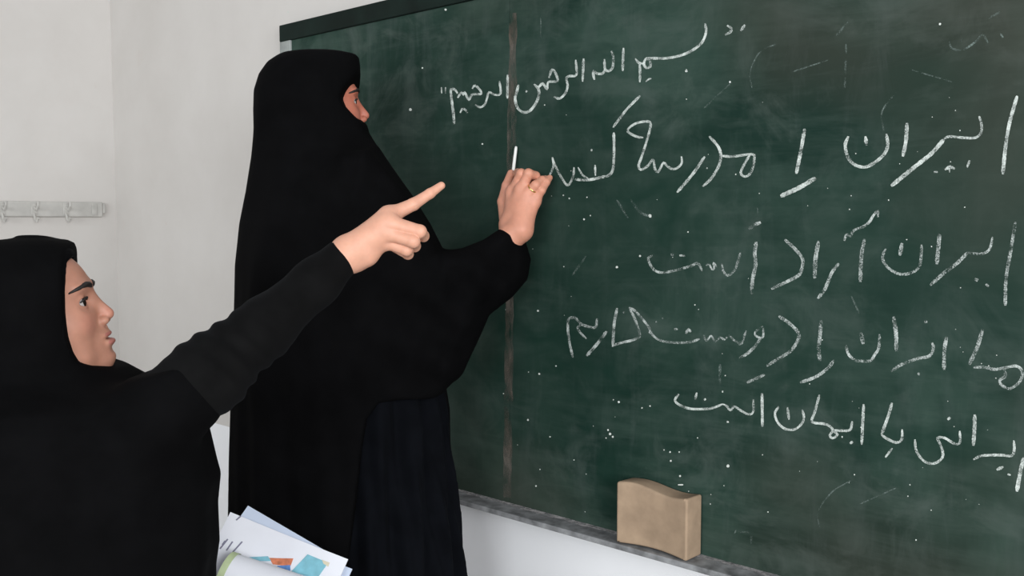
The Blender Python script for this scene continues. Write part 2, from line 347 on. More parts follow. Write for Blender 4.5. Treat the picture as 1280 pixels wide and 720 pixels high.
WRITING = [
 # first line
 [(cA,3.9,[(605,150),(603,340)]),(cA,3.2,[(540,200),(548,300),(500,310),(455,290),(440,340),(420,390),(385,410),(345,390)]),
  (cA,3.4,[(322,262),(335,240),(360,245),(395,300),(320,310),(295,350),(262,290),(250,310),(235,290),(205,335)]),
  (cA,4.0,[(205,300),(185,270),(160,265),(150,285),(170,450),(178,545)]),(cA,3.4,[(225,455),(245,420),(270,435),(285,455)]),
  (cA,2.6,[(75,250),(78,300)]),(cA,2.6,[(108,250),(108,300)]),
  (cA,3.9,[(1213,20),(1205,205)]),(cA,3.6,[(1150,30),(1155,150),(1105,160),(1075,175),(1085,240),(1065,300),(1020,340),(975,325)]),
  (cA,3.6,[(935,175),(960,110),(985,130),(1005,190),(985,205),(930,210),(920,265),(885,220),(850,250),(815,225)]),
  (cA,4.0,[(815,225),(850,260),(855,310),(830,380),(780,440),(730,450),(685,415),(665,340),(680,280),(692,230)]),(cA,4.5,[(750,280),(762,286)]),
  (cB,3.9,[(252,255),(245,440)]),(cB,3.8,[(155,280),(170,330),(165,410),(135,440),(105,425),(98,345)]),(cB,3.8,[(105,425),(85,460),(40,460),(12,440),(12,480),(20,510)]),
  (cB,3.9,[(905,60),(912,130),(880,210),(810,270),(710,315),(590,338),(470,338),(430,345),(415,385),(435,415),(465,405),(465,360),(440,345)]),
  (cB,3.6,[(345,340),(375,375),(415,380)]),(cB,3.8,[(380,380),(385,450),(382,530)]),(cB,2.8,[(430,525),(455,505),(475,500)]),(cB,4.2,[(752,425),(760,448)]),
  (cB,4.2,[(1080,75),(1115,100),(1105,130),(1065,150)]),(cB,4.8,[(1225,70),(1190,120)])],
 # second line
 [(cC,3.8,[(670,50),(590,130),(520,220),(495,255)]),(cC,4.0,[(500,285),(502,400),(495,520),(470,560),(430,572),(340,590),(250,588)]),
  (cC,3.2,[(380,495),(382,565)]),(cC,2.8,[(335,580),(300,560),(270,510)]),(cC,3.4,[(245,510),(238,570),(205,625),(160,570),(120,490),(105,445)]),(cC,3.2,[(105,445),(112,500),(88,562)]),
  (cC,4.4,[(352,400),(362,400)]),(cC,3.2,[(172,688),(180,692)]),(cC,3.2,[(210,708),(218,712)]),
  (cC,3.6,[(690,320),(640,310),(590,280),(600,255),(650,225),(720,215),(738,235),(715,330),(680,440),(660,500),(675,525),(720,500),(752,460),(765,520),(785,540),(820,480),(840,500),(880,522),(915,510),(938,480),(935,440)]),
  (cD,4.4,[(325,350),(250,460),(140,590)]),(cD,4.2,[(355,215),(415,285),(432,350),(415,420),(365,500),(310,550)]),(cD,3.2,[(336,426),(344,430)]),
  (cD,3.7,[(432,345),(510,350),(640,335),(655,365),(640,440),(610,480),(580,480),(565,455),(590,400),(625,340)]),
  (cD,5.4,[(990,165),(970,290),(935,465)]),(cD,6.6,[(1065,492),(960,555),(830,615)]),
  (cE,4.8,[(105,310),(85,370),(105,450),(150,495),(215,508),(280,475),(335,425),(358,370),(350,295)]),(cE,5.4,[(215,310),(222,370)]),(cE,5.6,[(482,225),(475,340),(455,440)]),
  (cE,6.2,[(720,330),(640,420),(540,500),(380,630)]),(cE,3.8,[(720,325),(760,312),(850,320),(925,318),(960,280),(958,220),(945,180)]),
  (cE,4.2,[(655,540),(680,540)]),(cE,5,[(725,525),(760,508),(790,520)]),(cE,3,[(755,510),(755,542)]),(cE,4,[(885,465),(868,510)]),
  (cE,5.4,[(1190,50),(1140,230),(1115,380),(1098,555)])],
 # third line
 [(cF,3.8,[(85,315),(55,335),(70,380),(105,420),(160,430),(250,412),(330,390),(385,370),(415,420)]),(cF,5,[(205,312),(225,312)]),(cF,4,[(262,316),(300,318)]),
  (cF,3,[(440,385),(460,375),(480,410),(495,400),(490,365),(515,395)]),(cF,3.8,[(545,370),(555,420),(585,450),(630,415),(655,350),(670,295)]),
  (cF,5.6,[(775,225),(765,300),(770,380),(750,480),(745,575)]),(cF,5.6,[(725,140),(760,115),(805,95)]),(cF,4.8,[(965,210),(1030,270),(1085,345),(1070,430),(1040,460),(960,500),(875,540)]),
  (cF,6,[(1190,220),(1170,340),(1165,470)]),(cG,5,[(95,380),(50,440),(5,545),(-40,605)]),
  (cG,5.6,[(260,225),(240,330),(232,500)]),(cG,4,[(130,235),(145,195),(170,205),(190,170),(250,145),(290,115),(315,75),(345,45),(345,85)]),
  (cG,4.2,[(395,285),(375,340),(395,390),(440,430),(500,450),(570,435),(610,400),(620,350),(625,260)]),(cG,6,[(500,250),(485,330)]),(cG,6,[(740,190),(722,385)]),
  (cG,5.2,[(920,310),(850,380),(770,440),(680,520)]),(cG,3.8,[(920,310),(1000,320),(1050,300),(1070,260),(1078,210)]),(cG,7,[(965,478),(985,490)]),(cG,4.5,[(1035,512),(1055,528)]),
  (cG,5,[(1225,115),(1195,300),(1165,480),(1160,650)])],
 # fourth line
 [(cH,3.8,[(140,410),(115,300),(105,190),(115,150),(150,145),(175,165),(200,190),(285,210),(300,150)]),(cH,3.2,[(200,190),(170,210),(190,245),(230,285)]),(cH,4.8,[(365,235),(300,320),(230,400)]),
  (cH,4.2,[(435,80),(415,180),(405,340)]),(cH,3.8,[(405,330),(470,310),(550,290),(585,260),(555,160),(515,75)]),
  (cH,3.4,[(515,75),(560,105),(640,200),(660,245),(700,285),(760,305),(850,312),(930,305),(985,285)]),
  (cH,4,[(474,106),(482,110)]),(cH,3.6,[(691,172),(699,172)]),(cH,4.4,[(734,150),(742,150)]),(cH,5,[(815,220),(838,222)]),(cH,5,[(890,250),(910,225),(925,240)]),(cH,5.5,[(645,242),(668,246)]),
  (cH,2.8,[(1010,260),(1030,300),(1060,265),(1090,305),(1120,275),(1150,290),(1180,265),(1220,300),(1262,310)]),
  (cI,3,[(0,340),(40,360),(75,260)]),(cI,3.2,[(200,225),(145,270),(150,300),(200,310),(205,240)]),(cI,4.4,[(190,310),(140,380),(80,435),(25,465)]),
  (cI,4.8,[(320,150),(400,205),(470,280),(455,350),(400,420),(310,475),(230,525)]),(cI,4.2,[(80,650),(215,590)]),(cI,5.6,[(640,180),(630,300),(620,400),(630,490)]),(cI,4.8,[(735,480),(690,540),(600,605),(480,650)]),
  (cI,4.2,[(825,370),(840,430),(870,465),(910,485),(1005,485),(1040,440),(1070,390),(1078,285)]),(cI,6.4,[(935,275),(955,360)]),
  (cJ,6,[(222,95),(240,220),(242,355)]),(cJ,4.6,[(205,505),(280,455),(400,410),(490,390),(520,330),(510,290)]),(cJ,6,[(402,525),(418,525)]),(cJ,5,[(452,133),(475,133)]),
  (cJ,5.6,[(620,245),(603,350),(600,495)]),(cJ,5.8,[(890,190),(850,320),(790,455)]),
  (cJ,4.4,[(820,475),(900,475),(980,490),(1060,478),(1140,465),(1185,500),(1180,560),(1140,610),(1080,635),(1025,600),(1020,570),(1060,540),(1050,490)])],
 # fifth line
 [(cK,3.6,[(95,115),(70,155),(100,185),(160,208),(240,212),(310,205),(375,180)]),(cK,3.2,[(375,180),(400,190),(425,220),(450,195),(490,220),(540,245),(570,230),(572,150)]),
  (cK,3.8,[(210,105),(200,150)]),(cK,5,[(258,145),(266,155)]),(cK,4,[(371,100),(379,100)]),(cK,4.4,[(401,293),(409,293)]),(cK,4.2,[(627,110),(630,325)]),
  (cK,3.6,[(735,195),(710,240),(730,300),(780,340),(840,340),(885,300),(895,260),(885,215)]),(cK,4,[(790,200),(800,280)]),
  (cK,3.8,[(995,120),(965,230),(945,285),(965,300),(1040,310),(1080,345),(1060,380),(1080,398),(1110,375),(1085,350),(1130,350),(1190,345),(1205,290)]),(cK,4,[(1136,390),(1144,390)]),(cK,5,[(1190,432),(1208,420)]),
  (cK,4.4,[(1278,180),(1265,440)]),
  (cL,4.6,[(283,70),(260,150),(215,275)]),(cL,4.0,[(215,275),(250,300),(310,325),(345,305),(348,240)]),(cL,3.6,[(285,360),(240,420)]),
  (cL,3.8,[(430,305),(440,380),(490,445),(550,460),(600,430),(610,390),(590,330),(575,295),(620,295),(690,335),(720,320),(718,250)]),(cL,5.4,[(640,178),(658,162)]),
  (cL,5.6,[(815,145),(812,250),(805,345)]),(cL,4,[(805,435),(860,410),(980,405),(1050,410),(1068,370),(1065,310)]),(cL,5,[(955,500),(1000,480)]),(cL,3.6,[(1025,528),(1045,534)]),
  (cL,6,[(1131,420),(1110,500),(1085,640)])],
]
WORDS = [[5, 2, 5, 3, 5, 2], [9, 5, 2, 10], [7, 5, 8], [5, 13, 2, 7, 2], [7, 6, 3, 7]]        # strokes per word
for li, line in enumerate(WRITING):
    k0 = 0
    for cnt in WORDS[li]:                          # one written word each
        mb = MB()
        for cr, w, pts in line[k0:k0+cnt]: ribbon(mb, cr(*pts), w)
        k0 += cnt
        mb.build('chalk_word', M_CHALK if li in (0, 1, 4) else M_CHALK2, board)
    assert k0 == len(line), (li, k0, len(line))
def trace(cr, pts, w):
    mb = MB(); ribbon(mb, cr(*pts), w); return mb.build('erased_chalk_trace', M_FAINT, board)
for cr, w, pts in [(cM,3,[(960,165),(1070,105)]),(cM,3,[(615,370),(640,430),(740,440),(850,370),(910,310),(960,380)]),(cM,3,[(725,340),(725,370)]),(cM,4,[(1070,300),(1095,335)]),
                   (cG,2.6,[(175,590),(225,700)])]:
    trace(cr, pts, w)
R2 = Crop(640, 0, 2.0)
for w, pts in [(2.2,[(480,270),(550,205)]),(3,[(835,110),(832,220)]),(3,[(810,90),(840,55)]),(2,[(600,220),(595,180),(620,130),(660,110)]),(2,[(700,180),(790,150)]),(2,[(72,40),(72,95)]),
               (4,[(292,490),(320,530),(345,540)]),(3,[(262,500),(290,545)]),(2.4,[(930,330),(925,280),(960,230)]),(2,[(1100,205),(1000,175)]),(3,[(150,690),(185,640)]),(2.4,[(615,545),(614,520)])]:
    trace(R2, pts, w)
R3 = Crop(640, 360, 2.0)
for w, pts in [(3,[(565,610),(595,612),(598,640)]),(3,[(560,605),(556,615)]),(4,[(520,190),(520,245)]),(2,[(770,600),(765,560),(800,510),(850,480)]),(2,[(870,540),(960,500)])]:
    trace(R3, pts, w)
mb = MB()
for x, y, w in [(65,57,4),(68,215,4),(110,195,3),(267,285,4.5),(40,330,4),(240,355,4),(252,372,4),(235,375,2.5),(95,372,3),(395,410,3.5),(397,432,4),(418,410,3),(380,405,2.5),(420,470,4),(540,445,6),(60,495,3.5),(155,430,2.5),(540,335,3.5),(640,560,2.5),(1010,630,3),(995,492,2.5),(245,365,5),(325,300,3),(345,295,3)]:
    dot(mb, 640 + x/2, 360 + y/2, w/1.6)
for x, y, w in [(1070,60,5),(435,178,4),(180,548,4),(440,580,3),(262,668,5),(545,205,4),(345,540,7),(320,640,4)]:
    dot(mb, 640 + x/2, y/2, w/1.6)
for x, y, w in [(513,137,3.4),(528,85,2),(360,15,2),(557,12,3),(603,180,2)]: dot(mb, x, y, w)
for i in range(90):
    dot(mb, rng.uniform(600, 1250), rng.uniform(120, 640), rng.uniform(0.7, 1.7))
ribbon(mb, R3((415,492),(428,492)), 2.6); 
tag(mb.build('chalk_speck', M_DUST, board), 'loose white chalk specks on the board', kind='stuff')
mb = MB()
for y0, y1 in ((16, 350), (350, 622)):
    v = []; n = 24
    for i in range(n + 1):
        y = y0 + (y1 - y0) * i / n; c = 641.5 - 7.5 * (y - 20) / 600.0; w = 5.0 + rng.uniform(-1.2, 1.2)
        v += [PBd(c - w, y, 0.0004), PBd(c + w, y, 0.0004)]
    mb.add(v, [[2*i, 2*i+2, 2*i+3, 2*i+1] for i in range(n)])
tag(mb.build('seam_strip', M_SEAM, board), 'worn brownish strip along the seam of the board')

# ------------------------------------------------------------------ distance field toolbox
def sp(p, c, r): return np.linalg.norm(p - np.asarray(c, np.float32), axis=1) - r
def rc(p, a, b, ra, rb):                        # cone with round ends
    a = np.asarray(a, np.float32); b = np.asarray(b, np.float32); ab = b - a
    t = np.clip(((p - a) @ ab) / (ab @ ab + 1e-12), 0, 1)
    return np.linalg.norm(p - a - t[:, None] * ab, axis=1) - (ra + (rb - ra) * t)
def el(p, c, r):                                # ellipsoid
    q = p - np.asarray(c, np.float32); r = np.asarray(r, np.float32)
    k0 = np.linalg.norm(q / r, axis=1); k1 = np.linalg.norm(q / (r * r), axis=1) + 1e-9
    return np.where(k0 < 0.05, -r.min(), k0 * (k0 - 1.0) / k1)
def su(a, b, k):
    h = np.maximum(k - np.abs(a - b), 0) / k
    return np.minimum(a, b) - h * h * k * 0.25
def ss(a, b, k): return -su(-a, b, k)           # a without b
def chain(p, pts, rad, k=0.004):
    d = None
    for i in range(len(pts) - 1):
        e = rc(p, pts[i], pts[i+1], rad[i], rad[i+1]); d = e if d is None else su(d, e, k)
    return d
def poly2(q, v):                                # signed distance to a 2D polygon
    v = np.asarray(v, np.float32); n = len(v)
    d = np.full(len(q), 1e9, np.float32); s = np.ones(len(q), np.float32)
    for i in range(n):
        a = v[i]; b_ = v[i-1]; e = b_ - a; w = q - a
        t = np.clip((w @ e) / (e @ e), 0, 1); dd = w - t[:, None] * e
        d = np.minimum(d, (dd * dd).sum(1))
        c1 = q[:, 1] >= a[1]; c2 = q[:, 1] < b_[1]; c3 = e[0] * w[:, 1] > e[1] * w[:, 0]
        flip = (c1 & c2 & c3) | (~c1 & ~c2 & ~c3)
        s = np.where(flip, -s, s)
    return s * np.sqrt(d)
VIEWM = np.stack([RH, FH, UP], 1)               # columns: right, forward, up
def to_view(p): return (p - CAM.astype(np.float32)) @ VIEWM.astype(np.float32)
def from_view(q): return q @ VIEWM.T + CAM

def isosurface(fn, lo, hi, h, B=4):
    """surface nets in the view-aligned frame; fn takes world points"""
    lo = np.asarray(lo, float); hi = np.asarray(hi, float)
    n = (np.ceil((hi - lo) / h / B).astype(int) + 1) * B
    nb = n // B
    ctr = [lo[i] + (np.arange(nb[i]) * B + (B - 1) / 2) * h for i in range(3)]
    G = np.stack(np.meshgrid(*ctr, indexing='ij'), -1).reshape(-1, 3)
    dc = np.concatenate([fn(from_view(c).astype(np.float32)) for c in np.array_split(G, max(1, len(G) // 200000))])
    dc = np.asarray(dc, np.float32).reshape(nb)
    D = np.repeat(np.repeat(np.repeat(dc, B, 0), B, 1), B, 2)
    act = np.argwhere(np.abs(dc) < B * h * 1.9)
    off = np.stack(np.meshgrid(*[np.arange(B)] * 3, indexing='ij'), -1).reshape(-1, 3)
    for ch in np.array_split(act, max(1, len(act) * B**3 // 300000)):
        if not len(ch): continue
        ix = (ch[:, None, :] * B + off[None]).reshape(-1, 3)
        D[ix[:, 0], ix[:, 1], ix[:, 2]] = fn(from_view(lo + ix * h).astype(np.float32))
    S = D < 0
    # cells
    c8 = [S[i:n[0]-1+i, j:n[1]-1+j, k:n[2]-1+k] for i in (0, 1) for j in (0, 1) for k in (0, 1)]
    tot = sum(c.astype(np.int8) for c in c8)
    cells = np.argwhere((tot > 0) & (tot < 8))
    cid = np.full((n[0]-1, n[1]-1, n[2]-1), -1, np.int32); cid[tuple(cells.T)] = np.arange(len(cells))
    acc = np.zeros((len(cells), 3)); cnt = np.zeros(len(cells))
    cor = np.array([(i, j, k) for i in (0, 1) for j in (0, 1) for k in (0, 1)])
    val = np.stack([D[tuple((cells + c).T)] for c in cor], 1)
    for a in range(8):
        for b_ in range(a + 1, 8):
            if np.abs(cor[a] - cor[b_]).sum() != 1: continue
            va, vb = val[:, a], val[:, b_]; mk = (va < 0) != (vb < 0)
            t = np.where(mk, va / np.where(mk, va - vb, 1), 0)
            acc += np.where(mk[:, None], cor[a] + t[:, None] * (cor[b_] - cor[a]), 0); cnt += mk
    V = lo + (cells + acc / cnt[:, None]) * h
    faces = []
    for ax in range(3):
        s0 = [slice(0, n[i]) for i in range(3)]; s1 = list(s0); s0[ax] = slice(0, n[ax]-1); s1[ax] = slice(1, n[ax])
        e = np.argwhere(S[tuple(s0)] != S[tuple(s1)])
        u, v = (ax + 1) % 3, (ax + 2) % 3
        ok = (e[:, u] > 0) & (e[:, v] > 0) & (e[:, u] < n[u]-1) & (e[:, v] < n[v]-1); e = e[ok]
        du = np.zeros(3, int); dv = np.zeros(3, int); du[u] = 1; dv[v] = 1
        q = np.stack([cid[tuple((e - du - dv).T)], cid[tuple((e - dv).T)], cid[tuple(e.T)], cid[tuple((e - du).T)]], 1)
        ins = S[tuple(e.T)]
        q = np.where(ins[:, None], q, q[:, ::-1])
        faces.append(q)
    return from_view(V), np.concatenate(faces)

def bounds_view(pts, pad):
    q = to_view(np.array(pts, np.float32)); return q.min(0) - pad, q.max(0) + pad

# ------------------------------------------------------------------ heads
SKIN = np.array((0.62, 0.325, 0.225)); LIP = np.array((0.38, 0.13, 0.11)); BLUSH = np.array((0.62, 0.25, 0.19))
class Head:
    """local frame: nasion at the origin, x to the front, y to the person's left, z up"""
    def __init__(s, nasion, yaw, pitch, scale=1.0, nose=1.0, cran=((-.098, 0, .028), (.098, .075, .086))):
        fx = np.array([math.cos(yaw), math.sin(yaw), 0]); lf = np.array([-math.sin(yaw), math.cos(yaw), 0]); up = np.array([0, 0, 1.0])
        X = fx * math.cos(pitch) + up * math.sin(pitch); Z = -fx * math.sin(pitch) + up * math.cos(pitch)
        s.M = (VIEWM @ np.stack([X, lf, Z], 1)); s.o = np.asarray(nasion, float); s.sc = scale; s.n = nose; s.cran = cran; s.tone = (0.73, 0.67, 0.66)  # default tone paints shade into the seated woman's face colour; her hands stay lighter
    def loc(s, p): return ((p - s.o.astype(np.float32)) @ s.M.astype(np.float32)) / s.sc
    def wor(s, *q): return s.o + s.M @ (np.array(q, float) * s.sc)
    def sdf(s, pw):
        p = s.loc(pw); m_ = p.copy(); m_[:, 1] = np.abs(p[:, 1]); N = s.n
        d = el(m_, *s.cran)
        d = su(d, el(m_, (-.054, 0, -.035), (.051, .055, .070)), .03)
        d = su(d, el(m_, (-.050, .038, -.036), (.034, .024, .030)), .022)               # cheekbone
        d = su(d, chain(m_, [(-.024, 0, -.093), (-.045, .030, -.086), (-.088, .050, -.060)], [.019, .018, .019]), .03)   # jaw
        d = su(d, el(m_, (-.022, 0, -.096), (.0215, .020, .016)), .012)                  # chin
        d = su(d, el(m_, (-.026, 0, -.070), (.0265, .028, .027)), .012)
        d = su(d, el(m_, (-.012, 0, -.055), (.0145, .015, .012)), .008)                  # philtrum                  # mouth mound
        d = su(d, el(m_, (-.012, .022, .013), (.0125, .023, .0075)), .012)               # brow
        d = ss(d, el(m_, (-.004, .033, -.010), (.0115, .0165, .0085)), .012)             # eye socket
        d = su(d, rc(m_, (-.010, 0, .002), (.0085 * N, 0, -.034 * N), .0072, .0092), .010)   # nose
        d = su(d, el(m_, (.0015, .0105, -.0415 * N), (.0085, .0065, .0065)), .005)
        d = ss(d, el(m_, (.005, .0058, -.0485 * N), (.005, .0030, .0040)), .003)
        d = su(d, el(m_, (-.0050, 0, -.0650), (.0105, .020, .0042)), .006)                # upper lip
        d = su(d, el(m_, (-.0025, 0, -.0775), (.0098, .0180, .0052)), .006)               # lower lip
        d = ss(d, el(m_, (.006, 0, -.0708), (.0120, .0210, .0018)), .003)                # between the lips
        d = ss(d, el(m_, (.004, 0, -.0900), (.006, .016, .0045)), .006)
        ball = sp(m_, (-.0215, .0315, -.009), .0128)
        lid = sp(m_, (-.0215, .0315, -.009), .0142)
        slit = el(m_, (-.008, .0328, -.0092), (.012, .0158, .0056))
        lid = ss(lid, slit, .0015)
        d = su(d, lid, .004)
        d = ss(d, slit, .002)
        d = su(d, el(m_, (-.103, .069, -.015), (.016, .008, .030)), .008)                # ear
        d = su(d, rc(m_, (-.092, 0, -.075), (-.110, 0, -.190), .050, .054), .03)         # neck
        return d * s.sc
    def tint(s, pw, base):
        p = s.loc(np.asarray(pw, np.float32)); a = np.abs(p[:, 1])
        c = np.tile(base, (len(p), 1))
        fc = np.clip((.17 - np.linalg.norm(p - (-.05, 0, 0), axis=1)) / .03, 0, 1)
        c = c * (1 - fc[:, None] * (1 - np.array(s.tone)))
        def blend(c, w, t): return c * (1 - w[:, None]) + t * w[:, None]
        q = np.stack([p[:, 0], a, p[:, 2]], 1)
        ch = np.clip(1 - (np.linalg.norm((q - (-.02, .038, -.038)) / (.03, .025, .022), axis=1)), 0, 1) * 0.5
        c = blend(c, ch, BLUSH)
        ns = np.clip(1 - (np.linalg.norm((q - (.012, 0, -.036)) / (.022, .016, .016), axis=1)), 0, 1) * 0.6
        c = blend(c, ns, BLUSH)
        lip = (np.minimum(el(p, (-.0050, 0, -.0650), (.0105, .020, .0042)), el(p, (-.0025, 0, -.0775), (.0098, .0180, .0052))) < .0008) & (p[:, 0] > -.006)
        c = blend(c, lip.astype(float) * 0.85, LIP)
        return c

def skin_pts(H, yz):
    """points on the face in front of the given (left, up) places"""
    out = []
    for y, z in yz:
        xs = np.linspace(.03, -.08, 300); q = np.array([H.wor(x, y, z) for x in xs], np.float32)
        d = H.sdf(q); i = int(np.argmax(d < 0)); out.append(H.wor(xs[i] - .0013, y, z))
    return out
def face_parts(H, root, right_only=False, brow=True):
    M_EYE = bpy.data.materials.get('eyeball') or plain('eyeball', (0.45, 0.42, 0.40), 0.25, 0.02)
    M_IRIS = bpy.data.materials.get('iris') or plain('iris', (0.012, 0.007, 0.005), 0.15, 0.02)
    M_HAIR = bpy.data.materials.get('black_hair') or plain('black_hair', (0.010, 0.007, 0.006), 0.6, 0.2)
    for sg in (-1, 1):
        c = np.array((-.0215, sg * .0315, -.009)); v = []; f = []; vi = []; fi = []
        nu, nv = 16, 12
        def ball(rad, c, lo=0.0, hi=math.pi):
            vv = []; ff = []
            for i in range(nv + 1):
                th = lo + (hi - lo) * i / nv
                for k in range(nu):
                    ph = 2 * math.pi * k / nu
                    vv.append(H.wor(c[0] + rad * math.cos(th), c[1] + rad * math.sin(th) * math.cos(ph), c[2] + rad * math.sin(th) * math.sin(ph)))
            for i in range(nv):
                for k in range(nu): ff.append([i*nu+k, i*nu+(k+1) % nu, (i+1)*nu+(k+1) % nu, (i+1)*nu+k])
            return vv, ff
        v, f = ball(.0126, c); e = mesh_np('eye', v, f, M_EYE, root)
        v, f = ball(.01285, c, 0.0, 0.76); mesh_np('iris', v, f, M_IRIS, e)
        if brow:
            mb = MB()
            mb.tube(skin_pts(H, [(sg * .008, .0085), (sg * .015, .0110), (sg * .022, .0128), (sg * .030, .0140), (sg * .038, .0138), (sg * .046, .0118), (sg * .051, .0090)]),
                    [.0022, .0040, .0048, .0046, .0038, .0028, .0012], 8)
            mb.build('eyebrow', M_HAIR, root, smooth=True)
            mb = MB()
            mb.tube([H.wor(-.0085, sg * .0205, -.0075), H.wor(-.0062, sg * .0285, -.0040), H.wor(-.0078, sg * .037, -.0044), H.wor(-.0145, sg * .0455, -.0080)], [.0010, .0019, .0020, .0012], 6)
            mb.build('eyelash', M_HAIR, root, smooth=True)

def palm_and_fingers(p, wrist, mcps, fingers, pr, fore, k=.010):
    """wrist: two wrist points with radii; mcps: knuckles; fingers: chains"""
    d = None
    for mpt, r in mcps:
        for wpt, wr in wrist:
            e = rc(p, wpt, mpt, wr, r); d = e if d is None else su(d, e, .012)
    for a, b_, ra, rb in fore: d = su(d, rc(p, a, b_, ra, rb), .014)
    out = d
    for pts, rad in fingers:
        fg = chain(p, pts, rad, .003)
        out = np.minimum(out, su(d, fg, k))
    return out

# ------------------------------------------------------------------ standing woman
stand_xy = P(430, 500, 2.08)
ps = empty('person', (stand_xy[0], stand_xy[1], 0))
tag(ps, 'woman in a long black chador standing at the chalkboard, right hand raised to write', 'person')
H1 = Head(P(446, 123, 2.10), math.radians(20), math.radians(12), 1.0, 1.15); H1.tone = (0.80, 0.58, 0.55)
hc = Crop(600, 180, 5.536)
def hb(x, y, h): q = hc((x, y))[0]; return PB(q[0], q[1], BT + h)
W1 = hb(255, 600, .075); E1 = P(545, 398, 2.02); S1 = P(425, 262, 1.985)
def hand1(p):
    return palm_and_fingers(p, [(hb(215, 560, .070), .021), (hb(285, 590, .075), .021)],
        [(hb(225, 335, .058), .0125), (hb(285, 320, .062), .0125), (hb(335, 345, .058), .0120), (hb(375, 400, .048), .0115)],
        [([hb(225, 335, .058), hb(285, 205, .062), hb(262, 200, .040), hb(243, 205, .022)], [.0115, .0105, .0090, .0075]),          # index, on the chalk
         ([hb(285, 320, .062), hb(335, 205, .060), hb(385, 220, .038), hb(375, 262, .020)], [.0115, .0105, .0092, .0078]),          # middle
         ([hb(335, 345, .058), hb(385, 285, .056), hb(430, 250, .036), hb(452, 240, .020)], [.0108, .0100, .0088, .0072]),          # ring finger
         ([hb(375, 400, .048), hb(425, 320, .046), hb(458, 265, .030), hb(482, 234, .016)], [.0104, .0092, .0082, .0066]),          # little finger
         ([hb(185, 520, .050), hb(165, 400, .044), hb(188, 290, .036), hb(215, 205, .024)], [.0165, .0140, .0118, .0088])],         # thumb
        None, [(W1, E1, .026, .038)])
def body1(p):
    d = H1.sdf(p)
    nk = H1.wor(-.110, 0, -.190); pel = P(425, 560, 2.10); ch = P(420, 330, 2.10)
    S1L = P(405, 262, 2.25); E1L = P(450, 410, 2.25); WL = P(475, 330, 2.14)
    d = su(d, rc(p, nk, P(418, 255, 2.10), .054, .075), .05)
    d = su(d, rc(p, S1, S1L, .050, .050), .05)
    d = su(d, rc(p, P(420, 290, 2.10), ch, .10, .105), .06)
    d = su(d, rc(p, ch, pel, .105, .135), .06)
    d = su(d, chain(p, [S1, E1, W1], [.047, .038, .026], .01), .03)
    d = su(d, chain(p, [S1L, E1L, WL], [.047, .038, .026], .01), .03)
    d = su(d, rc(p, WL, WL + np.array([0.02, 0.02, .07]), .028, .02), .02)
    for sgn, dd in ((0, 2.01), (1, 2.18)):
        hip = P(425, 580, dd); kn = P(440, 790, dd); an = P(435, 975, dd); an[2] = .08
        d = su(d, chain(p, [hip, kn, an], [.082, .055, .036], .02), .04)
        d = su(d, rc(p, an + np.array([0, 0, -.045]), an + RH * .13 + np.array([0, 0, -.05]), .033, .026), .03)
    return np.minimum(d, 9)
def full1(p): return su(body1(p), hand1(p), .006)
def grow_body(name, root, full, head, hand_boxes, coarse_lo, coarse_hi, base):
    # coarse under the clothes, fine where skin shows; one mesh
    Vs = []; Fs = []; Cs = []
    hq = to_view(np.array([head.wor(x, y, z) for x in (-.21, .035) for y in (-.095, .095) for z in (-.15, .13)], np.float32))
    fine = [(hq.min(0), hq.max(0), 0.0014)] + hand_boxes
    def coarse(p):
        return full(p)
    V, Fc = isosurface(coarse, coarse_lo, coarse_hi, 0.008)
    q = to_view(V.astype(np.float32)); keep = np.ones(len(V), bool)
    for lo, hi, h in fine: keep &= ~np.all((q > np.asarray(lo) + .009) & (q < np.asarray(hi) - .009), axis=1)
    Fc = Fc[keep[Fc].all(1)]
    n = 0
    for V_, F_ in [(V, Fc)] + [isosurface(full, lo, hi, h) for lo, hi, h in fine]:
        Vs.append(V_); Fs.append(F_ + n); n += len(V_)
    V = np.concatenate(Vs); Fa = np.concatenate(Fs)
    used = np.zeros(len(V), bool); used[Fa.ravel()] = True
    idx = np.cumsum(used) - 1; V = V[used]; Fa = idx[Fa]
    return mesh_np(name, V, Fa, M_SKIN, root, True, head.tint(V, base))
pts1 = [hb(x, y, h) for x, y in ((95, 150), (500, 700)) for h in (-.001, .115)]
lo, hi = bounds_view(pts1, 0.012)
blo, bhi = bounds_view([P(300, 40, 2.1), P(690, 300, 2.1), P(430, 300, 1.80), P(430, 300, 2.45)], 0.02); blo[2] = -ZC; 
grow_body('body', ps, full1, H1, [(lo, hi, 0.0015)], blo, bhi, SKIN * np.array((1.0, .88, .86)))
face_parts(H1, ps)
# ring
def ring_mesh(c, ax, R, r, name, mat, parent):
    ax = ax / np.linalg.norm(ax); a = np.cross(ax, [0.3, 0.2, 0.9]); a /= np.linalg.norm(a); b_ = np.cross(ax, a)
    mb = MB(); n = 24; k = 8; v = []; f = []
    for i in range(n):
        t = 2*math.pi*i/n; o = a*math.cos(t) + b_*math.sin(t)
        for j in range(k):
            u = 2*math.pi*j/k; v.append(c + o*(R + r*math.cos(u)) + ax*r*1.6*math.sin(u))
    for i in range(n):
        for j in range(k): f.append([i*k+j, i*k+(j+1) % k, ((i+1) % n)*k+(j+1) % k, ((i+1) % n)*k+j])
    mb.add(v, f); return mb.build(name, mat, parent, smooth=True)
M_GOLD, nt, bb = new_mat('gold'); bb.inputs['Base Color'].default_value = (0.75, 0.52, 0.20, 1); bb.inputs['Metallic'].default_value = 1.0; bb.inputs['Roughness'].default_value = 0.28
rn = ring_mesh((hb(345, 332, .0575) + hb(385, 285, .056)) / 2, hb(385, 285, .056) - hb(335, 345, .058), .0112, .0013, 'ring', M_GOLD, ps); rn['label'] = 'gold ring on the finger'

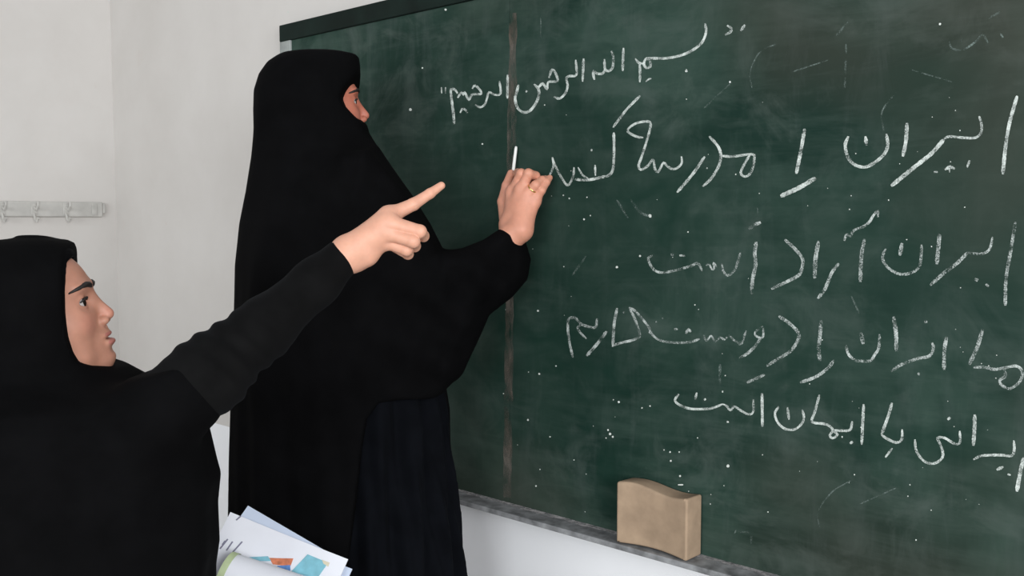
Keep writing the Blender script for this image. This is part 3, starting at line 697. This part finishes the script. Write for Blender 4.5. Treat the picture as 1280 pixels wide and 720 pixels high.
def column(p, tab, expo=2.2, fold=None):
    q = to_view(p); u = q[:, 2]
    ul = tab[:, 0]
    c = np.interp(u, ul, tab[:, 1]); a = np.interp(u, ul, tab[:, 2]); fc = np.interp(u, ul, tab[:, 3]); b_ = np.interp(u, ul, tab[:, 4])
    x = (q[:, 0] - c); y = (q[:, 1] - fc)
    if fold is not None:
        sc = 1 + fold(np.arctan2(y / b_, x / a), u); x = x / sc; y = y / sc
    k = (np.abs(x / a) ** expo + np.abs(y / b_) ** expo) ** (1 / expo)
    d = (k - 1) * np.minimum(a, b_)
    return np.maximum(d, u - ul[-1])
def table(rows, d):
    """rows of (y, left x, right x, half depth, depth shift) seen at distance d"""
    out = []
    for y, xl, xr, hd, sh in rows:
        a = to_view(P(xl, y, d)[None].astype(np.float32))[0]; b_ = to_view(P(xr, y, d)[None].astype(np.float32))[0]
        out.append((a[2], (a[0] + b_[0]) / 2, (b_[0] - a[0]) / 2, (a[1] + b_[1]) / 2 + sh, hd))
    out.sort(); t = np.array(out)
    uu = np.linspace(t[0, 0], t[-1, 0], 400)        # smooth the profile a little
    tt = np.stack([uu] + [np.interp(uu, t[:, 0], t[:, i]) for i in range(1, 5)], 1)
    return tt
T1 = table([(65, 378, 425, .035, 0), (66.5, 362, 438, .055, 0), (70, 350, 448, .075, 0), (80, 336, 449.5, .09, 0), (95, 326, 450, .099, 0), (115, 320, 452, .104, 0),
            (140, 319, 455, .108, 0), (165, 319, 460, .112, 0), (200, 318, 481, .130, -.005), (240, 315, 508, .165, -.01), (280, 308, 533, .185, -.01),
            (330, 302, 552, .19, -.01), (400, 297, 556, .19, 0), (480, 294, 560, .19, 0), (520, 293, 568, .19, 0), (560, 292, 571, .19, 0),
            (640, 292, 581, .20, 0), (720, 291, 590, .21, 0), (1008, 282, 612, .24, 0)], 2.08)
def pv(px, py, d): q = to_view(P(px, py, d)[None].astype(np.float32))[0]; return (q[0], q[2])
CAPE = [pv(x, y, 2.05) for x, y in ((440, 200), (470, 190), (512, 245), (552, 314), (578, 310), (605, 299), (625, 286), (642, 283), (656, 298), (664, 325), (660, 350), (640, 372),
                                      (612, 393), (598, 425), (580, 462), (556, 488), (520, 500), (470, 490), (440, 400))]
def fold1(th, u):
    lowr = np.clip((-.05 - u) / .8, 0, 1)
    return lowr * .030 * np.sin(13 * th + 2.0 * np.sin(3 * u)) + lowr * .012 * np.sin(29 * th + 4 * u) + np.clip((u + .3) / .3, 0, 1) * np.clip((.28 - u) / .15, 0, 1) * .022 * np.sin(9 * th - 11 * u + 1.0) + .004 * np.sin(7 * th + 9 * u)
H1h = Head(P(446, 123, 2.10), math.radians(-4), math.radians(12))       # the hood is turned less than the head
def L1(px, py):
    q = H1h.loc(P(px, py, 2.005)[None].astype(np.float32))[0]; return (float(q[0]), float(q[2]))
hoodnotch = [L1(*q) for q in ((450.5, 72), (445, 79), (437, 91), (428, 112), (425, 122), (429, 132), (439, 144), (450, 153), (458, 158.5), (470, 161), (560, 165), (560, 50), (452, 50))]
def cape1(p):
    q = to_view(p); d2 = poly2(q[:, [0, 2]], CAPE)
    fmid = np.interp(q[:, 0], [pv(440, 300, 2.05)[0], pv(560, 350, 2.05)[0], pv(660, 330, 2.05)[0]], [2.00, 2.00, 2.08])
    wr = .010 * np.sin(30 * q[:, 0] + 52 * q[:, 2] + 1.5 * np.sin(9 * q[:, 0])) + .005 * np.sin(80 * q[:, 0] - 30 * q[:, 2])
    th = np.interp(q[:, 0], [pv(440, 300, 2.05)[0], pv(600, 350, 2.05)[0], pv(664, 330, 2.05)[0]], [.10, .075, .06])
    r = .055
    a = np.maximum(d2 + r, 0); b_ = np.maximum(np.abs(q[:, 1] - fmid) - th + r, 0)
    return np.sqrt(a * a + b_ * b_) - r + np.minimum(np.maximum(d2 + r, np.abs(q[:, 1] - fmid) - th + r), 0) + wr * np.clip(-d2 / .03, 0, 1)
def cuff_cut(p):                                  # sleeve opening around the wrist
    ax = (W1 - E1) / np.linalg.norm(W1 - E1)
    t = (p - np.asarray(W1, np.float32)) @ ax.astype(np.float32)
    return np.maximum(rc(p, E1 + ax * .16, W1 + ax * .10, .037, .037), 0.0 - (t + .012))
OPENING = [pv(x, y, 1.95) for x, y in ((455, 560), (461, 520), (476, 500), (505, 497), (540, 500), (552, 496), (565, 484), (640, 470), (660, 1040), (425, 1040), (440, 700))]
def dress1(p):
    q = to_view(p); th = np.arctan2((q[:, 1] - 2.08) / .2, (q[:, 0] + .37) / .25)
    d = column(p, T1, 2.2, None) + .020
    g = np.clip((-.30 - q[:, 2]) / .3, 0, 1)
    d = d - .011 * np.sin(19 * th + 2.5 * np.sin(5 * q[:, 2])) - .005 * np.sin(47 * th + 4 * q[:, 2] + 1) * g
    lim = poly2(q[:, [0, 2]], [pv(x, y, 2.05) for x, y in ((448, 470), (560, 470), (610, 500), (660, 1040), (410, 1040), (432, 640))])
    d = np.maximum(np.maximum(d, lim), q[:, 1] - 2.16)
    return np.maximum(d, .006 - p[:, 2])
def chador1(p):
    d = column(p, T1, 2.2, fold1)
    d = su(d, cape1(p), .05)
    q = H1h.loc(p)
    n2 = poly2(q[:, [0, 2]], hoodnotch)
    d = ss(d, np.maximum(n2, 0.0 - 9), .004)
    q = to_view(p); d = ss(d, np.maximum(poly2(q[:, [0, 2]], OPENING), q[:, 1] - 2.12), .012)
    d = ss(d, cuff_cut(p), .004)
    yy = p[:, 1] + BT + .012                       # the cloth stays in front of the board
    d = np.maximum(d, yy)
    return np.maximum(d, .004 - p[:, 2])
lo, hi = bounds_view([P(270, 55, 2.08), P(680, 600, 2.08), P(430, 500, 1.78), P(430, 500, 2.40)], 0.02); lo[2] = -ZC - .02
V, Fq = isosurface(chador1, lo, hi, 0.0045)
mesh_np('chador', V, Fq, M_CHADOR, ps)
V, Fq = isosurface(dress1, lo, hi, 0.0045); o = mesh_np('dress', V, Fq, M_DRESS, ps); o['label'] = 'dark navy dress below the cloak'

# ------------------------------------------------------------------ plane of the book that the seated woman holds
O_ = P(288, 640, 1.80); Ux = P(435, 699, 1.76) - O_                  # page corner and top edge
Ul = P(255, 686, 1.765) - O_                                           # left edge direction
wid = np.linalg.norm(Ux); eU = Ux / wid; eV = Ul - eU * (Ul @ eU); eV /= np.linalg.norm(eV)
eN = np.cross(eU, eV)
if eN @ (CAM - O_) < 0: eN = -eN
HT = 0.185
def bend(s, t): return -.004 * math.sin(math.pi * s) - .006 * math.sin(math.pi * t)
def BP(s, t, h=0.0): return O_ + eU * (s * wid) + eV * (t * HT) + eN * (bend(s, t) + h)

# ------------------------------------------------------------------ seated woman
sit_xy = P(60, 600, 1.45)
pg = empty('person', (sit_xy[0], sit_xy[1], 0))
tag(pg, 'young woman in black headscarf in the left foreground, pointing at the chalkboard with outstretched arm', 'person')
H2 = Head(P(115.6, 365, 1.42), math.radians(18), math.radians(17), 1.0, 1.08, ((-.094, 0, .020), (.094, .073, .075)))
gc = Crop(410, 220, 6.0)
def gp(x, y, d): q = gc((x, y))[0]; return P(q[0], q[1], d)
ARM = [P(190, 522, 1.36), P(262, 467, 1.385), P(330, 410, 1.43), P(395, 353, 1.475), gp(120, 600, 1.50)]
ARMR = [.064, .0545, .0425, .0345, .0295]
def hand2(p):
    return palm_and_fingers(p, [(gp(150, 565, 1.497), .0205), (gp(200, 600, 1.502), .0200)],
        [(gp(455, 305, 1.500), .0145), (gp(450, 360, 1.488), .0135), (gp(425, 430, 1.490), .0125), (gp(390, 500, 1.500), .0115)],
        [([gp(455, 300, 1.500), gp(640, 213, 1.512), gp(765, 132, 1.524), gp(850, 72, 1.532)], [.0130, .0098, .0080, .0062]),       # index, pointing
         ([gp(450, 350, 1.488), gp(690, 415, 1.478), gp(715, 450, 1.506), gp(600, 440, 1.525)], [.0125, .0100, .0090, .0075]),        # middle, folded
         ([gp(425, 420, 1.490), gp(640, 490, 1.476), gp(650, 525, 1.502), gp(540, 500, 1.520)], [.0120, .0102, .0092, .0075]),        # ring finger
         ([gp(400, 480, 1.500), gp(590, 555, 1.490), gp(600, 585, 1.508), gp(500, 540, 1.522)], [.0112, .0092, .0085, .0070]),        # little finger
         ([gp(260, 480, 1.520), gp(420, 370, 1.540), gp(540, 380, 1.545), gp(600, 400, 1.540)], [.0160, .0125, .0110, .0085])],       # thumb behind the fist
        None, [(gp(150, 585, 1.5), ARM[3], .0225, .027), (gp(230, 560, 1.5), gp(300, 600, 1.495), .020, .014)], .008)
WL2 = P(318, 772, 1.535)
def left_hand2(p):
    g = lambda s_, t, h: BP(s_, t, h)
    fs = [([g(.16 + .02*i, .86 + .11*i, -.047), g(.34 + .02*i, .82 + .11*i, -.041), g(.50 + .015*i, .80 + .11*i, -.0375)], [.0105, .0092, .0074]) for i in range(4)]
    fs.append(([g(-.02, 1.16, -.034), g(.00, 1.13, .006), g(.09, .98, .0135), g(.16, .90, .0095)], [.0140, .0115, .0100, .0082]))
    return palm_and_fingers(p, [(g(-.10, 1.20, -.052), .020), (g(-.10, 1.33, -.052), .020)],
        [(g(.16 + .02*i, .86 + .11*i, -.047), .0115) for i in range(4)], fs,
        None, [(g(-.12, 1.27, -.052), P(150, 800, 1.70), .026, .034)], .008)
def body2(p):
    d = H2.sdf(p)
    nk = H2.wor(-.110, 0, -.190); c0 = P(45, 535, 1.44)
    SL = P(40, 560, 1.63); SR = P(120, 560, 1.42)
    d = su(d, rc(p, nk, c0, .054, .075), .05)
    d = su(d, rc(p, SR, SL, .055, .055), .05)
    d = su(d, rc(p, c0, P(40, 680, 1.45), .11, .115), .06)
    pel = P(40, 920, 1.46)
    d = su(d, rc(p, P(40, 680, 1.45), pel, .115, .14), .06)
    d = su(d, chain(p, [SR] + ARM, [.052, .048, .042, .035, .029, .024], .01), .03)
    d = su(d, chain(p, [SL, P(60, 760, 1.66), P(150, 800, 1.70)], [.05, .042, .036], .01), .03)
    for dd in (1.37, 1.54):
        hp = P(60, 950, dd); kn = P(400, 1000, dd); an = P(400, 1250, dd); an[2] = .08
        d = su(d, chain(p, [hp, kn, an], [.085, .06, .038], .02), .03)
        d = su(d, rc(p, an + np.array([0, 0, -.045]), an + RH * .13 + np.array([0, 0, -.05]), .033, .026), .03)
    return d
def full2(p): return np.minimum(su(body2(p), hand2(p), .006), su(body2(p), left_hand2(p), .006))
lo, hi = bounds_view([gp(-60, 20, 1.50), gp(920, 740, 1.50), gp(400, 300, 1.445), gp(400, 300, 1.58)], 0.008)
lo2, hi2 = bounds_view([BP(s_, t, h) for s_ in (-.12, .62) for t in (.75, 1.35) for h in (-.07, .02)], 0.004)
blo, bhi = bounds_view([P(-140, 280, 1.45), P(590, 900, 1.45), P(100, 500, 1.20), P(100, 500, 1.76)], 0.03); blo[2] = -ZC
grow_body('body', pg, full2, H2, [(lo, hi, 0.0013), (lo2, hi2, 0.0025)], blo, bhi, SKIN)
face_parts(H2, pg)

T2 = table([(297.5, 30, 62, .035, 0), (299, 8, 74, .055, 0), (303, -14, 84, .074, 0), (312, -36, 92, .093, 0), (330, -54, 100, .108, 0), (360, -64, 108, .114, 0), (400, -66, 118, .114, 0),
            (430, -68, 128, .112, 0), (450, -74, 140, .110, 0), (462, -88, 156, .115, 0), (475, -112, 176, .14, 0), (492, -145, 205, .17, -.01), (512, -175, 236, .185, -.01),
            (530, -190, 254, .19, -.01), (560, -200, 258, .195, 0), (585, -205, 264, .195, 0), (603, -208, 269, .195, 0), (640, -212, 265, .195, 0), (690, -216, 266, .2, 0), (720, -220, 261, .2, 0),
            (840, -225, 258, .20, 0), (900, -230, 380, .22, 0), (940, -235, 500, .23, 0), (1000, -240, 540, .23, 0), (1335, -250, 560, .24, 0)], 1.43)
def fold2(th, u):
    lowr = np.clip((-.15 - u) / .6, 0, 1)
    return lowr * .020 * np.sin(11 * th + 2.0 * np.sin(4 * u)) + .004 * np.sin(6 * th + 8 * u)
SHX = np.array([RH, FH, UP])
def L2(px, py, d=1.42):                           # place at distance d -> (x, z) in the side view of the head
    q = H2.loc(P(px, py, d)[None].astype(np.float32))[0]; return (float(q[0]), float(q[2]))
NR = 1.360                                        # distance of the near edge of the hood
notch2 = [L2(89, 300, 1.42), L2(250, 285), L2(260, 440), L2(172, 462), L2(140, 459), L2(116, 457, 1.39), L2(98, 454, NR), L2(91, 440, NR), L2(86, 420, NR), L2(82.5, 390, NR), L2(81, 360, NR), L2(82.5, 335, 1.39), L2(86, 318, 1.405)]
def sleeve2(p):
    d = chain(p, [ARM[0] * .6 + ARM[1] * .4] + ARM[1:], [.054] + ARMR[1:], .02)
    ax = (ARM[-1] - ARM[-2]); ax = (ax / np.linalg.norm(ax)).astype(np.float32)
    t = (p - ARM[-1].astype(np.float32)) @ ax
    al = (p - ARM[0].astype(np.float32)) @ ax
    up_ = (p - ARM[0].astype(np.float32)) @ np.array([0, 0, 1], np.float32)
    amp = np.clip(1 - np.abs(al - .135) / .085, 0, 1)
    d = d - amp * .0028 * (np.sin(190 * al + 30 * up_) + .6 * np.sin(95 * al - 60 * up_ + 1.0))
    d = np.maximum(d, t)
    return d
def chador2(p):
    d = column(p, T2, 2.15, fold2)
    d = su(d, rc(p, ARM[0] + (ARM[0] - ARM[1]) * .4, ARM[0] + (ARM[1] - ARM[0]) * .50, .066, .0620), .03)
    q = H2.loc(p)
    d = su(d, el(q, (-.096, 0, .018), (.110, .092, .0825)), .03)
    d = su(d, rc(q, (-.100, 0, -.020), (-.125, 0, -.170), .090, .085), .03)
    d = ss(d, poly2(q[:, [0, 2]], notch2), .005)
    return np.maximum(d, .004 - p[:, 2])
lo, hi = bounds_view([P(-290, 290, 1.43), P(590, 800, 1.43), P(60, 500, 1.17), P(60, 500, 1.70)], 0.02); lo[2] = -ZC - .02
V, Fq = isosurface(chador2, lo, hi, 0.0045); mesh_np('chador', V, Fq, M_CHADOR, pg)
lo, hi = bounds_view(ARM, 0.08)
V, Fq = isosurface(sleeve2, lo, hi, 0.003); o = mesh_np('sleeve', V, Fq, M_COAT, pg); o['label'] = 'dark charcoal coat sleeve'
# inner headscarf edge framing the face
def scarf2(p):
    q = H2.loc(p); edge = [L2(70, 296, 1.41), L2(80, 300, 1.41), L2(89, 311, 1.41), L2(90, 319, 1.40), L2(84, 326, 1.395), L2(80, 345, NR), L2(80, 390, NR), L2(83, 425, NR), L2(91, 450, NR), L2(98, 455, NR),
                           L2(70, 460, NR), L2(40, 420, NR), L2(36, 380, NR), L2(40, 330, NR)]
    d2 = poly2(q[:, [0, 2]], edge) - .002
    shell = np.abs(H2.sdf(p) - .006) - .0045
    return np.maximum(d2, shell)
hq = [H2.wor(x, y, z) for x in (-.12, .02) for y in (-.1, .1) for z in (-.13, .13)]
lo, hi = bounds_view(hq, .01)
V, Fq = isosurface(scarf2, lo, hi, 0.0022); mesh_np('headscarf', V, Fq, M_SCARF, pg)

# ------------------------------------------------------------------ chalk stick
M_STICK = plain('white_chalk', (0.72, 0.73, 0.70), 0.9, 0.08, 60)
c0 = hb(250, 18, .0050); c1 = hb(222, 250, .0230)
mb = MB(); mb.tube([c0, c0 + (c1 - c0) * .06, c1], [.0026, .0034, .0036], 12)
cs = mb.build('chalk_stick', M_STICK, None, smooth=True)
tag(cs, 'white chalk stick held between thumb and forefinger of the writing hand', 'chalk')

# ------------------------------------------------------------------ eraser on the ledge
M_FELT = plain('worn_tan_felt', (0.35, 0.255, 0.175), 0.95, 0.16, 22, 0.5, 0.1)
ex0 = PB(770, 660, BT + LD - .002)[0]; ex1 = PB(858, 680, BT + LD - .002)[0]
nx, nz = 36, 14; v = []; f = []
EH = 0.121
def eprof(i, j, k):                                # i along, j up, k front/back
    s = i / nx; t = j / nz
    wave = (.0060 * math.sin(s * 2 * math.pi * 0.95 + .45) if k == 0 else .0045 * math.sin(s * 2 * math.pi * 0.95 + .1))          # the worn block is bent into an S
    z = zb + .001 + t * (EH + wave - .001 * s) + (1 - t) * max(0.0, .0035 * math.sin(s * math.pi))
    y = -BT - .004 - (0.054 if k == 0 else 0.0) + (.010 * math.sin(s * math.pi) if k == 0 else 0)
    return (ex0 + (ex1 - ex0) * s, y, z)
for k in (0, 1):
    for i in range(nx + 1):
        for j in range(nz + 1): v.append(eprof(i, j, k))
def vid(i, j, k): return k * (nx+1) * (nz+1) + i * (nz+1) + j
for i in range(nx):
    for j in range(nz):
        f.append([vid(i,j,0), vid(i+1,j,0), vid(i+1,j+1,0), vid(i,j+1,0)]); f.append([vid(i,j,1), vid(i,j+1,1), vid(i+1,j+1,1), vid(i+1,j,1)])
for i in range(nx):
    f.append([vid(i,nz,0), vid(i+1,nz,0), vid(i+1,nz,1), vid(i,nz,1)]); f.append([vid(i,0,0), vid(i,0,1), vid(i+1,0,1), vid(i+1,0,0)])
for j in range(nz):
    f.append([vid(0,j,0), vid(0,j+1,0), vid(0,j+1,1), vid(0,j,1)]); f.append([vid(nx,j,0), vid(nx,j,1), vid(nx,j+1,1), vid(nx,j+1,0)])
er = mesh_np('board_eraser', v, f, M_FELT, None, True)
bv = er.modifiers.new('bevel', 'BEVEL'); bv.width = .012; bv.segments = 4; bv.limit_method = 'ANGLE'; bv.angle_limit = math.radians(50)
tag(er, 'tan felt board eraser with a wavy top, standing on the chalk ledge', 'eraser')

# ------------------------------------------------------------------ coat hook rail on the far wall
M_RAIL = plain('old_white_paint', (0.50, 0.49, 0.46), 0.55, 0.12, 18)
M_HOOK = plain('painted_metal_hook', (0.50, 0.49, 0.46), 0.4, 0.15, 30)
r0 = PX(-60, 262); r1 = PX(130, 262); ztop = PX(65, 252)[2]; zbot = PX(65, 271)[2]
rail = empty('coat_rack', ((0.0), (r0[1] + r1[1]) / 2, (ztop + zbot) / 2))
tag(rail, 'off white coat rack with metal hooks on the far wall above the pointing woman', 'coat rack')
b = MB(); b.box((0.0, r0[1], zbot), (0.018, r1[1] - .012, ztop))
b.box((0.0, r1[1] - .012, zbot + .012), (0.016, r1[1], ztop - .004)); b.build('rail', M_RAIL, rail, bevel=.004)
for px in (-38, 2, 42, 82, 118):
    c = PX(px, 262, .018); y = c[1]; zc = (ztop + zbot) / 2
    mb = MB()
    mb.box((.018, y - .009, zc - .020), (.021, y + .009, zc + .022))
    if px < 110:
        mb.tube([(.020, y, zc + .006), (.045, y, zc - .002), (.058, y, zc + .012), (.060, y, zc + .026)], [.0045, .0045, .0045, .0055], 8)
        mb.tube([(.020, y, zc - .014), (.030, y, zc - .036), (.044, y, zc - .043), (.054, y, zc - .030)], [.0045, .0042, .0042, .0055], 8)
    mb.build('hook', M_HOOK, rail, smooth=False, bevel=.001)

# ------------------------------------------------------------------ open textbook
M_PAGE = plain('book_paper', (0.84, 0.86, 0.92), 0.7, 0.03, 12)
M_PAGE2 = plain('bluish_book_paper', (0.60, 0.68, 0.82), 0.7, 0.05, 12)
M_INK = plain('grey_ink', (0.22, 0.22, 0.30), 0.8); M_TEAL = plain('teal_print', (0.22, 0.52, 0.62), 0.7, 0.12, 60)
M_ORANGE = plain('orange_print', (0.62, 0.20, 0.10), 0.7, 0.3, 90); M_BLUE = plain('blue_print', (0.10, 0.24, 0.55), 0.7, 0.3, 90)
M_LIME = plain('green_print', (0.52, 0.62, 0.36), 0.7, 0.1, 40); M_CREAM = plain('cream_print', (0.72, 0.66, 0.5), 0.7, 0.1, 40)
DB = 1.50
bk = empty('textbook', BP(.5, .6))
tag(bk, 'open white textbook with colour pictures held in front of the pointing woman', 'book')
def sheet(mb, s0, s1, t0, t1, h, thick, ns=14, nt_=14, fn=None):
    fn = fn or BP
    for side in (0, 1):
        n0 = len(mb.v)
        v = [fn(s0 + (s1-s0)*i/ns, t0 + (t1-t0)*j/nt_, h - (thick if side else 0)) for i in range(ns+1) for j in range(nt_+1)]
        f = [[i*(nt_+1)+j, (i+1)*(nt_+1)+j, (i+1)*(nt_+1)+j+1, i*(nt_+1)+j+1] for i in range(ns) for j in range(nt_)]
        mb.add(v, f if side else [q[::-1] for q in f])
    N = (ns+1)*(nt_+1); base = len(mb.v) - 2*N
    ring = [i*(nt_+1) for i in range(ns+1)] + [ns*(nt_+1)+j for j in range(1, nt_+1)] + [i*(nt_+1)+nt_ for i in range(ns-1, -1, -1)] + [j for j in range(nt_-1, 0, -1)]
    for a in range(len(ring)):
        p_, q_ = ring[a], ring[(a+1) % len(ring)]; mb.f.append([base+p_, base+q_, base+N+q_, base+N+p_])
mb = MB(); sheet(mb, 0, 1, 0, 1, 0, .003); page = mb.build('page', M_PAGE, bk, smooth=False)
# bluish leaf behind, turned a little
def on_plane(px, py, h):
    v_ = ray(px, py); return CAM + v_ * (((O_ + eN * h - CAM) @ eN) / (v_ @ eN))
q0 = on_plane(310, 632, -.014); e2 = on_plane(432, 703, -.014) - q0; w2 = np.linalg.norm(e2); e2 /= w2; v2 = np.cross(eN, e2); v2 = v2 if v2 @ eV > 0 else -v2
def BQ(s, t, h=0.0): return q0 + e2 * (s * w2) + v2 * (t * HT * .9) + eN * h
mb = MB(); sheet(mb, 0, 1, 0, 1, 0, .002, fn=BQ); mb.build('leaf', M_PAGE2, bk)
mb = MB(); sheet(mb, .02, 1.04, .05, 1.03, -.022, .003); mb.build('cover', M_PAGE2, bk)
def st_of(px, py):                                                     # where the ray through a pixel meets the page
    v = ray(px, py); t = ((O_ - CAM) @ eN) / (v @ eN); q = CAM + v * t - O_
    return q @ eU / wid, q @ eV / HT
def patch(pix, h, name, mat, n=6):
    a, b_, c, d = [np.array(st_of(*q)) for q in pix]; mb = MB(); v = []
    for i in range(n+1):
        for j in range(n+1):
            s, t = i/n, j/n; q = (a*(1-s)+b_*s)*(1-t) + (d*(1-s)+c*s)*t; v.append(BP(q[0], q[1], h))
    mb.add(v, [[i*(n+1)+j, (i+1)*(n+1)+j, (i+1)*(n+1)+j+1, i*(n+1)+j+1] for i in range(n) for j in range(n)])
    return mb.build(name, mat, page)
patch([(384, 692), (410, 703), (396, 722), (362, 714)], .0008, 'printed_picture', M_TEAL)
patch([(335, 696), (366, 697), (362, 707), (340, 704)], .0008, 'printed_picture', M_ORANGE)
patch([(310, 695), (334, 694), (338, 700), (322, 700)], .0009, 'printed_picture', M_TEAL)
patch([(345, 706), (362, 705), (362, 712), (350, 712)], .0010, 'printed_picture', M_BLUE)
patch([(402, 699), (412, 703), (410, 708), (404, 704)], .0010, 'printed_picture', M_CREAM)
for (x0, y0, x1, y1) in [(274, 685, 284, 673), (282, 687, 290, 676), (290, 689, 302, 676), (277, 680, 281, 675), (295, 650, 301, 645)]:
    a = np.array(st_of(x0, y0)); b_ = np.array(st_of(x1, y1)); dn = np.array([b_[1]-a[1], -(b_[0]-a[0])]); dn = dn / np.linalg.norm(dn) * .006
    mb = MB(); mb.add([BP(*(a+dn), .0007), BP(*(b_+dn), .0007), BP(*(b_-dn), .0007), BP(*(a-dn), .0007)], [[0, 1, 2, 3]])
    mb.build('printed_text', M_INK, page)
# curled leaf at the front left
def curl_pts():
    v = []; n = 16
    for i in range(13):
        s = i / 12
        c = P(281 + 95 * s, 690 + 31 * s + 24, 1.725)
        for j in range(n + 1):
            t = -0.15 * math.pi + 1.15 * math.pi * j / n
            v.append(c + eN * (.028 * math.sin(t)) + eV * (.034 * -math.cos(t)))
    return v, [[i*(n+1)+j, (i+1)*(n+1)+j, (i+1)*(n+1)+j+1, i*(n+1)+j+1] for i in range(12) for j in range(n)], n
v, f, n = curl_pts()
lf = mesh_np('curled_leaf', v, f, M_PAGE, bk, True)
so = lf.modifiers.new('thickness', 'SOLIDIFY'); so.thickness = .0012
vv = [v[i*(n+1)+j] + (v[i*(n+1)+j] - (v[i*(n+1)] + v[i*(n+1)+n]) / 2) * .07 for i in (0, 1) for j in range(n+1)]
mesh_np('printed_stripe', vv, [[j, (n+1)+j, (n+1)+j+1, j+1] for j in range(n)], M_LIME, lf, True)
